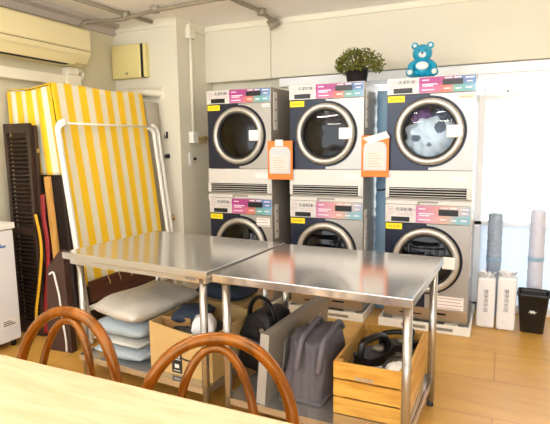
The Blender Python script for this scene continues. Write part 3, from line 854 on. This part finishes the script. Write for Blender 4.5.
def open_box(name, label, loc, rz, w, d, h, marks=True, sag=0.0, flaps=False):
    t = thing(name, label, 'box', loc, rz)
    th = .006
    b = MB()
    b.mi = 0
    b.box(-w, 0, 0, d, 0, th)
    b.box(-w, -w + th, 0, d, th, h); b.box(-th, 0, 0, d, th, h * .92); b.box(-w + th, -th, d - th, d, th, h)
    # front with a sagging top edge
    n = 10; pr = [(-w + th, th)] + [(-th, th)]
    for i in range(n + 1):
        u = i / n; x = -th - (w - 2 * th) * u
        pr.append((x, h - sag * math.sin(PI * (1 - u) * .55)))
    b.prism(pr, 'Y', 0, th)
    b.build('carton', M['cardboard'], t)
    return t
t = open_box('cardboard_box', 'open cardboard box with a curved arrow mark under the left steel table', (-1.385, 2.185, SZ), math.radians(-2.5), .43, .42, .285, sag=.035)
# curved arrow and black handling label printed on its front
b = MB(); pts = []
for i in range(13):
    a = math.radians(200 + i * 10.5)
    pts.append((-.155 + .115 * math.cos(a), .175 + .085 * math.sin(a)))
w_ = []
for i, p in enumerate(pts): w_.append((p[0], p[1] + .010 * math.sin(PI * i / 12)))
b.prism(pts + w_[::-1][1:-1], 'Y', -.002, .0)
b.prism([(pts[-1][0] - .03, pts[-1][1] + .018), (pts[-1][0] + .012, pts[-1][1] + .016), (pts[-1][0] + .002, pts[-1][1] - .03), (pts[-1][0] - .004, pts[-1][1] + .004)], 'Y', -.002, 0)
b.build('arrow_mark', mat_once('carton_ink', (46, 36, 30)), t)
b = MB(); b.box(-.275, -.205, -.002, 0, .01, .135); b.mi = 1
for (x0, x1, z0, z1) in ((-.262, -.245, .10, .118), (-.235, -.218, .10, .118), (-.265, -.215, .088, .092), (-.255, -.225, .04, .062), (-.262, -.218, .022, .026)): b.box(x0, x1, -.003, -.002, z0, z1)
b.build('black_label', [mat_once('label_black', (30, 28, 28)), M['paper']], t)
b = MB(); b.grid(lambda u, v: (-.425 + .19 * u, .10 + .03 * u + .02 * v, .285 - .03 * u * (1 - u) * 4 * v - .1 * v), 6, 4); fl = b.build('inner_flap', M['cardboard2'], t, fix=False); solidify(fl, .004)
# what is in the box
pillow('folded_cloth', 'black folded cloth inside the open cardboard box', (-1.62, 2.42, SZ + .012), .32, .26, .24, M['blackcloth'], 8, .1, cat='cloth')
pillow('folded_cloth', 'dark blue-grey cloth at the back of the open cardboard box', (-1.66, 2.43, SZ + .235), .22, .22, .09, M['navycloth'], 9, .3, cat='cloth')
o = pillow('crumpled_plastic', 'crumpled white plastic bag lying in the open cardboard box', (-1.505, 2.30, SZ + .20), .13, .12, .13, M['bag_white'], 12, .4, cat='plastic bag')
# carton behind
t = thing('sealed_carton', 'closed brown carton with a strap, standing behind the open box', 'box', (-1.625, 2.79, SZ), math.radians(-3))
MB().box(-.19, .19, -.14, .14, 0, .285, .004).build('carton', M['cardboard'], t)
MB().box(-.192, .192, -.1415, -.139, .175, .182).build('strap', mat_once('strap_brown', (150, 96, 52)), t)
pillow('folded_cloth', 'dark blue folded cloth on top of the closed carton', (-1.63, 2.79, SZ + .286), .36, .26, .10, M['navycloth'], 14, -.05, cat='cloth')
t = thing('plastic_band', 'white plastic hoop lying between the cushions and the closed carton', 'hoop', (-1.87, 2.86, SZ))
pts = arc_pts([(-.16, .06, .40), (-.08, -.01, .43), (.0, -.05, .425), (.05, -.06, .38), (.055, -.06, .30), (.05, -.05, .15), (.05, -.05, .012)])
MB().tube(pts, .014, 10, flat=1.6).build('band', M['white'], t)

# ---------------------------------------------------------------- under the right table
t = thing('black_bag', 'black nylon bag with a strap under the tables, between the carton and grey board', 'bag', (-1.225, 2.54, SZ), math.radians(-15))
b = MB(); tmp = bmesh.new(); bmesh.ops.create_cube(tmp, size=2); bmesh.ops.subdivide_edges(tmp, edges=list(tmp.edges), cuts=7, use_grid_fill=True)
for v in tmp.verts:
    x, y, z = v.co
    zz = (z + 1) / 2
    v.co = Vector((x * .125 * (1 - .25 * zz ** 3) * (1 - .06 * y * y * 1.0) + .008 * math.sin(5 * z + 3 * y), y * .13 * (1 - .3 * zz ** 2) , zz * .34 * (1 - .12 * x * x) - 0 + (.02 * x * zz)))
b._merge(tmp, None, True); o = b.build('bag_body', M['blackcloth'], t)
MB().tube(arc_pts([(-.10, -.05, .20), (-.09, -.04, .34), (-.03, -.03, .40), (.05, -.03, .37), (.10, -.03, .28)]), .011, 8, flat=1.8).build('bag_strap', M['black'], t)
MB().box(-.07, .075, -.142, -.105, .05, .19, .012, seg=3).build('front_pocket', M['blackcloth'], t)
MB().ball((.055, -.112, .24), .018, 2, (1, .5, .8)).build('buckle', M['conduit'], t)

t = thing('grey_board', 'flat grey board standing on its long edge beside the grey tote bag', 'board', (-1.05, 2.09, SZ + .002), math.radians(-3))
t.rotation_euler = (0, math.radians(5), math.radians(-3))
b = MB(); b.box(-.022, .022, 0, .80, 0, .365, .003); b.build('panel', M['board'], t)
b = MB(); b.box(-.024, .024, -.004, .0, 0.0, .367, .001); b.build('end_strip', M['boardlight'], t)
b = MB(); b.box(.022, .025, .18, .68, .05, .27, .001); b.build('inset', M['boardlight'], t)

# grey tote bag
t = thing('tote_bag', 'slouching grey cloth tote bag beside the wooden crate', 'bag', (-.865, 2.355, SZ), math.radians(-4))
b = MB(); tmp = bmesh.new(); bmesh.ops.create_cube(tmp, size=2); bmesh.ops.subdivide_edges(tmp, edges=list(tmp.edges), cuts=17, use_grid_fill=True)
for v in tmp.verts:
    x, y, z = v.co; zz = (z + 1) / 2
    wx = .108 * (1.0 + .06 * (1 - zz)) * (1 - .08 * abs(y) ** 4) * (1 - .06 * zz ** 4)
    wy = .175 * (1.0 - .14 * zz ** 1.5) * (1 - .08 * abs(x) ** 4)
    fold = .010 * math.sin(7 * x + 3 * zz) * zz + .006 * math.sin(13 * x + 2 * z + 3 * y)
    dent = -.045 * math.exp(-((x - .25) / .35) ** 2 - ((y + .55) / .6) ** 2)
    H_ = .335 + .012 * math.sin(4.2 * x + .6) - .03 * abs(x) ** 6 - .035 * abs(y) ** 3 + dent * zz
    v.co = Vector((x * wx + .008 * math.sin(6 * zz + 3 * y) + .012 * zz, y * wy + fold + .02 * zz, zz * H_))
b._merge(tmp, None, True); b.build('bag_body', M['greybag'], t)
for xx in (-.02, .095):
    MB().tube(arc_pts([(xx, -.165, .17), (xx + .01, -.162, .25), (xx + .012, -.12, .318), (xx + .01, -.04, .330), (xx + .012, .03, .352), (xx + .008, .10, .346), (xx + .004, .155, .30)]), .015, 8, flat=1.0).build('bag_handle', mat_once('handle_grey', (110, 105, 112)), t)
MB().box(-.118, .118, -.181, .178, 0, .022, .01, seg=3).build('base_hem', M['greybag'], t)

# wooden crate with irons
t = thing('wooden_crate', 'slatted yellow pine crate on the shelf of the right steel table', 'crate', (-.695, 2.155, SZ))
cw, cd, ch = .345, .56, .262
for i in range(3):
    z0 = .002 + i * .089
    MB().box(0, cw, 0, .012, z0, z0 + .080, .002).build('front_slat', M['crate'], t)
    MB().box(0, cw, cd - .012, cd, z0, z0 + .080, .002).build('back_slat', M['crate'], t)
    MB().box(.0, .012, .012, cd - .012, z0, z0 + .080, .002).build('side_slat', M['crateside'], t)
    MB().box(cw - .012, cw, .012, cd - .012, z0, z0 + .080, .002).build('side_slat', M['crateside'], t)
for (x, y) in ((.012, .012), (cw - .04, .012), (.012, cd - .04), (cw - .04, cd - .04)):
    MB().box(x, x + .028, y, y + .028, .002, ch, .002).build('corner_post', M['crateside'], t)
MB().box(.012, cw - .012, .012, cd - .012, .004, .012).build('crate_bottom', M['crate'], t)
b = MB()
for i in range(5): b.box(.105 + i * .018, .118 + i * .018, -.0015, .0005, .186, .200)
b.build('stencil_mark', M['boardlight'], t)

def iron(label, loc, rz, s=1.0, tilt=(0, 0)):
    t = thing('clothes_iron', label, 'iron', loc, rz, 'irons in the crate'); t.scale = (s, s, s)
    t.rotation_euler = (tilt[0], tilt[1], rz)
    outline = []
    for i in range(17):
        a = -PI / 2 + PI * i / 16
        outline.append((.14 * math.cos(a) if i else 0, .055 * math.sin(a)))
    outline = [(.13 * (1 - abs(u) ** 1.6), .055 * u) for u in [(-1 + 2 * i / 16) for i in range(17)]] + [(-.09, .05), (-.10, .03), (-.10, -.03), (-.09, -.05)]
    b = MB(); b.prism(outline, 'Z', 0, .012); b.build('soleplate', M['steel_leg'], t)
    b = MB(); b.prism([(x * .95, y * .92) for x, y in outline], 'Z', .012, .05); b.build('iron_body', M['black'], t)
    b = MB(); b.tube(arc_pts([(.085, 0, .04), (.062, 0, .085), (.02, 0, .105), (-.04, 0, .108), (-.085, 0, .098), (-.095, 0, .045)]), .0145, 10); b.build('iron_handle', M['black'], t)
    b = MB(); b.lathe([(0, .05), (.022, .05), (.02, .062), (0, .063)], 'Z', (.015, 0, 0), 20, False); b.build('dial', M['conduit'], t)
    return t
pillow('folded_cloth', 'grey-brown cloth padding at the bottom of the wooden crate', (-.522, 2.435, SZ + .013), .28, .48, .165, mat_once('padding', (120, 106, 92)), 21, 0, cat='cloth')
iron('black clothes iron in the front of the crate, its handle raised toward the camera', (-.55, 2.40, SZ + .178), math.radians(65), 1.25, (0, 0))
iron('black clothes iron at the back of the crate, turned sideways', (-.475, 2.585, SZ + .18), math.radians(28), .95, (0, 0))
t = tag(MB().tube(arc_pts([(-.63, 2.26, SZ + .19), (-.58, 2.235, SZ + .20), (-.50, 2.26, SZ + .20), (-.45, 2.30, SZ + .26), (-.385, 2.42, SZ + .23), (-.395, 2.52, SZ + .25), (-.40, 2.62, SZ + .29), (-.46, 2.68, SZ + .285)]), .006, 8).build('power_cord', M['black']), 'black power cord looped over the irons in the crate', 'cord')
pillow('crumpled_paper', 'crumpled white paper at the front right of the crate', (-.415, 2.24, SZ + .165), .10, .10, .095, M['paper'], 30, .3, cat='paper')
t = thing('metal_rod_set', 'thin grey metal rods lying in the front of the crate', 'rods', (-.54, 2.215, SZ + .19), math.radians(12))
for i in range(3): MB().cyl((-.11 + .02 * i, i * .016, .02), (.10 - .01 * i, i * .016 + .01, .028), .006, 8).build('rod', M['steel_leg'], t)

# ---------------------------------------------------------------- left side: folded bed with striped cover
X0, X1 = -3.0, -2.815; Z0, Z1 = .40, 1.90; Y0, Y1 = 2.69, 3.70
t = thing('folded_bed', 'folded white tube bed standing on end under the striped cover', 'bed', (-2.95, 3.2, 0))
o = Vector((-2.95, 3.2, 0))
def sx(z): return X1 + (X0 - X1) * (z - Z0) / (Z1 - Z0)          # lean of the cover's face
def off(z): return sx(z) + .055
def tp(y, z, dx=0): return Vector((off(z) + dx, y, z)) - o
rc = .07
def frame_tube(yl, yr, zt_, r, zb=.02, dx=0):
    pts = [tp(yl + .05 * 0, zb, dx), tp(yl, .8, dx), tp(yl, zt_ - rc, dx)]
    for i in range(1, 7):
        a = PI / 2 * i / 6; pts.append(tp(yl + rc * (1 - math.cos(a)), zt_ - rc + rc * math.sin(a), dx))
    return pts
b = MB(); b.tube(frame_tube(2.64, 0, 1.62, .0), .022, 12); b.tube([p + Vector((.035, -.03, 0)) for p in frame_tube(2.64, 0, 1.60, 0)], .012, 10); b.build('left_post', M['white'], t)
b = MB(); b.cyl(tp(2.66, 1.61), tp(3.70, 1.61), .008, 8); b.build('top_bar', M['white'], t)
def rpost(yr, zt_, dx):
    pts = [tp(yr, .02, dx), tp(yr, .8, dx), tp(yr, zt_ - rc, dx)]
    for i in range(1, 7):
        a = PI / 2 * i / 6; pts.append(tp(yr - rc * (1 - math.cos(a)), zt_ - rc + rc * math.sin(a), dx))
    return pts
b = MB(); b.tube(rpost(3.81, 1.62, -.03), .020, 12); b.build('right_post', M['white'], t)
b = MB(); b.tube(rpost(3.74, 1.60, -.02), .018, 12); b.build('right_post', M['white'], t)
b = MB(); b.box(-.30, -.02, -.44, .42, .05, 1.80, .02); mt = b.build('mattress', mat_once('mattress_dark', (52, 38, 30)), t); 
mt.rotation_euler = (0, math.radians(-3.5), 0); mt.location = (.02, 0, 0)
b = MB()
for (y0_, y1_, z0_, z1_) in ((2.72, 3.62, .285, .44),):
    b.prism([(off(z0_) - .03 - o.x, z0_), (off(z0_) - .01 - o.x, z0_), (off(z1_) - .01 - o.x, z1_), (off(z1_) - .03 - o.x, z1_)], 'Y', y0_ - o.y, y1_ - o.y)
b.build('brown_panel', M['brown'], t)
b = MB(); b.tube([tp(2.62, .255), tp(3.76, .255)], .019, 10); b.build('lower_rail', M['white'], t)
for y in (2.90, 3.02, 3.15):
    MB().tube(arc_pts([tp(y, .45, -.005), tp(y, .41, .01), tp(y + .008, .385, .004), tp(y + .012, .40, -.004)]), .004, 6).build('hook', M['brass'], t)

def cover_face(u, v):
    z = Z0 + (Z1 - Z0) * v
    if v > .995: z += .004 * math.sin(9 * u)
    ripple = .003 * math.sin(14 * u + 2 * v) * (.3 + v) + .008 * math.sin(3 * v + 5 * u) * (1 - v)
    dip = -.004 * math.exp(-((v - .70) / .015) ** 2) - .003 * math.exp(-((v - .62) / .012) ** 2)
    return (sx(z) + ripple + dip, Y0 + (Y1 - Y0) * u, z)
cv = thing('striped_cover', 'yellow and white striped cloth cover draped over the folded bed', 'cover', (0, 0, 0))
b = MB(); b.grid(cover_face, 60, 60, uv=lambda u, v: (u * 1.0 + .02, v)); f = b.build('long_side', M['stripe'], cv, fix=False); solidify(f, .006)
def top_face(u, v):
    x = -3.45 + (X0 + 3.45) * v
    return (x, Y0 + (Y1 - Y0) * u, 1.90 + .006 * math.sin(9 * u) * (1 if v > .9 else 1) - .02 * math.sin(PI * v) - .02 * (1 - v))
b = MB(); b.grid(top_face, 30, 12, uv=lambda u, v: (u * 1.0 + .02, v)); f = b.build('top_side', M['stripe'], cv, fix=False); solidify(f, .006)
def end_face(u, v):
    z = 1.235 + (1.885 - 1.235) * v - .03 * math.sin(PI * u) * v * .6 - .02 * (1 - u) * v
    x = -3.46 + (sx(z) + 3.46) * u
    return (x, Y0 - .004 + .012 * math.sin(22 * u + 1) * (1 - .6 * v) , z)
b = MB(); b.grid(end_face, 50, 16, uv=lambda u, v: (u * .46, v)); f = b.build('end_side', M['stripe_front'], cv, fix=False); solidify(f, .006)
# grey bundle between bed and pillar
b = MB(); tmp = bmesh.new(); bmesh.ops.create_cube(tmp, size=2); bmesh.ops.subdivide_edges(tmp, edges=list(tmp.edges), cuts=9, use_grid_fill=True)
for v in tmp.verts:
    x, y, z = v.co; zz = (z + 1) / 2
    v.co = Vector((x * .07 * (1 - .2 * y * y) + .10 * (1 - zz) + .014 * math.sin(9 * zz) , y * .10 * (1 - .15 * x * x), .02 + zz * 1.82))
b._merge(tmp, None, True)
q = b.build('cloth_bundle', M['dustybundle']); q.location = (-3.06, 3.83, 0); tag(q, 'tall grey cloth bundle between the striped cover and the pillar', 'bundle')

# shutters
t = thing('louvred_shutter', 'dark brown louvred shutter standing behind the white freezer', 'shutter', (-3.285, 2.60, 0))
b = MB(); hw = .135; hz = 1.615
b.box(-hw, -hw + .03, 0, .03, 0, hz, .003); b.box(hw - .03, hw, 0, .03, 0, hz, .003); b.box(-hw + .03, hw - .03, 0, .03, hz - .07, hz, .003); b.box(-hw + .03, hw - .03, 0, .03, 0, .1, .003); b.box(-hw + .03, hw - .03, 0, .03, .78, .84, .003)
b.build('frame', M['shutter'], t)
b = MB()
for i in range(46):
    z = .11 + i * .0315
    if .765 < z < .845 or z > hz - .09: continue
    b.box(-hw + .03, hw - .03, -.016, .016, -.0025, .0025, mtx=Matrix.Translation((0, .015, z + .012)) @ Matrix.Rotation(math.radians(-38), 4, 'X'))
b.build('louvres', M['shutter'], t)
t = thing('folded_screen', 'dark brown panel stacked right behind the louvred shutter', 'panel', (-3.24, 2.645, 0))
MB().box(-.14, .115, -.012, .012, 0, 1.60, .003).build('panel', M['shutter'], t)
MB().box(.116, .12, -.01, .012, 1.40, 1.43, .001).build('latch', M['brass'], t)
MB().box(.116, .119, -.01, .012, .40, .43, .001).build('hinge', M['brass'], t)
# freezer
t = thing('chest_freezer', 'white chest freezer at the left edge, dark shutter behind it', 'freezer', (-3.395, 2.04, 0))
MB().box(-.11, .20, -.42, .40, .05, .86, .01).build('freezer_body', M['freezer'], t)
MB().box(-.115, .212, -.43, .41, .866, .912, .008).build('lid', M['white'], t)
b = MB(); b.box(.2, .203, .18, .33, .74, .755); b.box(.2, .203, .2, .3, .76, .766); b.build('badge', M['skyblue'], t)
b = MB(); b.box(.2, .2025, .25, .38, .16, .215); b.mi = 1
for i in range(3): b.box(.2025, .2035, .26, .36 - .02 * i, .172 + .014 * i, .178 + .014 * i)
b.build('label', [M['paper'], M['ink']], t)
for (x, y) in ((-.08, -.38), (.16, -.38), (-.08, .36), (.16, .36)): MB().cyl((x, y, 0), (x, y, .05), .02, 10).build('foot', M['black'], t)
# straps and leftovers in the dark gap
o1 = MB().tube(arc_pts([(-3.055, 2.60, 1.10), (-3.062, 2.60, .92), (-3.045, 2.60, .75), (-3.06, 2.60, .52), (-3.11, 2.60, .25), (-3.13, 2.60, .03)]), .022, 10, flat=.45).build('red_strap', M['red'])
tag(o1, 'red strap hanging in the dark gap left of the bed', 'strap')
o1 = MB().tube(arc_pts([(-3.13, 2.585, .95), (-3.10, 2.585, .80), (-3.10, 2.585, .64), (-3.15, 2.585, .40), (-3.20, 2.585, .2), (-3.215, 2.585, .02)]), .014, 10, flat=.5).build('yellow_strap', M['yellowstrap'])
tag(o1, 'yellow strap hanging in the dark gap beside the red one', 'strap')
t = thing('wood_plank', 'narrow light wooden plank standing beside the white bed post', 'plank', (-2.875, 2.56, 0))
b = MB(); b.box(-.026, .026, -.01, .01, 0, 1.235, .002); q = b.build('plank_board', M['plank'], t); t.rotation_euler = (0, math.radians(-3.5), 0)
t = thing('brown_case', 'dark brown flat case leaning at the foot of the bed post', 'case', (-2.80, 2.47, 0), math.radians(4))
b = MB(); b.prism([(-.13, 0), (.09, 0), (.07, .70), (.04, .735), (-.085, .60)], 'Y', -.025, .025); b.build('case_body', mat_once('case_brown', (66, 40, 28)), t)
b = MB(); b.tube(arc_pts([(-.06, -.03, .56), (-.02, -.033, .575), (.0, -.033, .50), (.02, -.033, .40), (.03, -.033, .25), (.05, -.033, .1), (.05, -.033, .01)]), .007, 8); b.build('white_cable', M['white'], t)

# ---------------------------------------------------------------- bentwood chairs and the wooden table
def chair(label, x, y, rz, wd=.24):
    t = thing('bentwood_chair', label, 'chair', (x, y, 0), rz, 'bentwood chairs at the wooden table')
    # local: back at +y, seat toward -y ; hoop leans back
    def hp(px_, z):                 # back plane with lean
        return (px_, .02 + max(0, z - .45) * .16, z)
    def hoop(w, zt_, zb, n=28, sq=2.3):
        pts = []
        for i in range(n + 1):
            a = PI * i / n
            c, s = math.cos(a), math.sin(a)
            xx = -w * math.copysign(abs(c) ** (2 / sq), c); zz = zb + (zt_ - zb) * abs(s) ** (2 / sq)
            pts.append(hp(xx, zz))
        return pts
    outer = hoop(wd, .824, .50, sq=2.15)
    legs_l = [(-.215, .03, .0), (-.205, .01, .25), (-.212, .012, .42)]
    legs_r = [(.212, .012, .42), (.205, .01, .25), (.215, .03, .0)]
    b = MB(); b.tube(outer, .0205, 14); b.build('outer_hoop', M['bentwood'], t)
    b = MB(); b.tube(hoop(.132, .793, .44, sq=2.1), .0145, 12); b.build('inner_hoop', M['bentwood'], t)
    for s in (-1, 1):
        b = MB(); b.tube(arc_pts([(s * wd, .028, .50), (s * (wd - .012), .015, .42), (s * .208, .015, .25), (s * .218, .05, .0)]), .0165, 12); b.build('rear_leg', M['bentwood'], t)
        b = MB(); b.tube(arc_pts([(s * .15, -.36, .44), (s * .165, -.375, .22), (s * .175, -.39, 0)]), .016, 12); b.build('front_leg', M['bentwood'], t)
    b = MB(); b.tube([(.205 * math.cos(2 * PI * i / 36), -.19 + .20 * math.sin(2 * PI * i / 36), .445) for i in range(36)], .018, 10, closed=True); b.build('seat_ring', M['bentwood'], t)
    b = MB(); b.lathe([(0, .452), (.12, .454), (.195, .457), (.195, .449), (0, .446)], 'Z', (0, -.19, 0), 36, False); b.build('seat', M['plank'], t)
    b = MB(); b.tube([(.155 * math.cos(2 * PI * i / 30), -.19 + .155 * math.sin(2 * PI * i / 30), .22) for i in range(30)], .010, 8, closed=True); b.build('stretcher_ring', M['bentwood'], t)
    return t
chair('varnished bentwood chair at the left, in front of the cushion stack', -1.465, 1.25, math.radians(3))
chair('varnished bentwood chair at the right, in front of the open cardboard box', -.788, 1.245, math.radians(26), .25)
t = thing('wooden_table', 'pale wooden dining table in the foreground', 'table', (-.7, .66, 0))
MB().box(-1.3, 1.0, -.44, .462, .69, .72, .004).build('tabletop', M['tabletop'], t)
b = MB(); b.box(-1.2, .9, .28, .30, .61, .69); b.box(-1.2, .9, -.36, -.34, .61, .69); b.box(-1.2, -1.18, -.34, .28, .61, .69); b.box(.88, .9, -.34, .28, .61, .69); b.build('apron', M['tabletop'], t)
for (x, y) in ((-1.2, -.36), (.9, -.36), (-1.2, .30), (.9, .30)): MB().box(x - .025, x + .025, y - .025, y + .025, 0, .69, .004).build('leg', M['tabletop'], t)

# ---------------------------------------------------------------- ceiling lamps (behind and above the camera)
for (x, y, lb) in ((-1.9, 1.9, 'long tube lamp on the ceiling over the left steel table'), (0.1, 1.9, 'long tube lamp on the ceiling over the right steel table'),
                   (-1.9, .1, 'long tube lamp on the ceiling behind the camera, left'), (0.1, .1, 'long tube lamp on the ceiling behind the camera, right')):
    t = thing('ceiling_lamp', lb, 'lamp', (x, y, CZ))
    MB().box(-.6, .6, -.06, .06, -.04, 0, .005).build('lamp_housing', M['white'], t)
    for sx_ in (-.5, .5): MB().cyl((sx_, 0, -.04), (sx_, 0, -.20), .008, 8).build('drop_rod', M['white'], t)
    MB().cyl((-.56, 0, -.215), (.56, 0, -.215), .02, 12).build('tube', M['lamp'], t)

# daylight
wd = bpy.data.worlds.new('daylight'); S.world = wd; wd.use_nodes = True
bg = wd.node_tree.nodes['Background']; bg.inputs['Color'].default_value = (.95, .98, 1.0, 1); bg.inputs['Strength'].default_value = 2.1

# ---------------------------------------------------------------- camera
f, th, pi_, ro = 500., .43, .135, -.013
cam = bpy.data.cameras.new('camera'); cam.sensor_width = 36; cam.sensor_fit = 'HORIZONTAL'; cam.lens = f / 550 * 36; cam.clip_start = .02
co = bpy.data.objects.new('camera', cam); COL.objects.link(co)
s, c = math.sin(th), math.cos(th)
right = Vector((c, s, 0)); fwd0 = Vector((-s, c, 0)); up0 = Vector((0, 0, 1))
fwd = fwd0 * math.cos(pi_) - up0 * math.sin(pi_); up = up0 * math.cos(pi_) + fwd0 * math.sin(pi_)
# image roll
r2 = right * math.cos(ro) + up * math.sin(ro); u2 = up * math.cos(ro) - right * math.sin(ro)
R_ = Matrix((r2, u2, -fwd)).transposed()
co.matrix_world = Matrix.Translation((0, 0, 1.441)) @ R_.to_4x4()
S.camera = co
S.view_settings.view_transform = 'Standard'; S.view_settings.look = 'None'; S.view_settings.gamma = 1.0
S.view_settings.use_curve_mapping = False
S.view_settings.exposure = 0.85
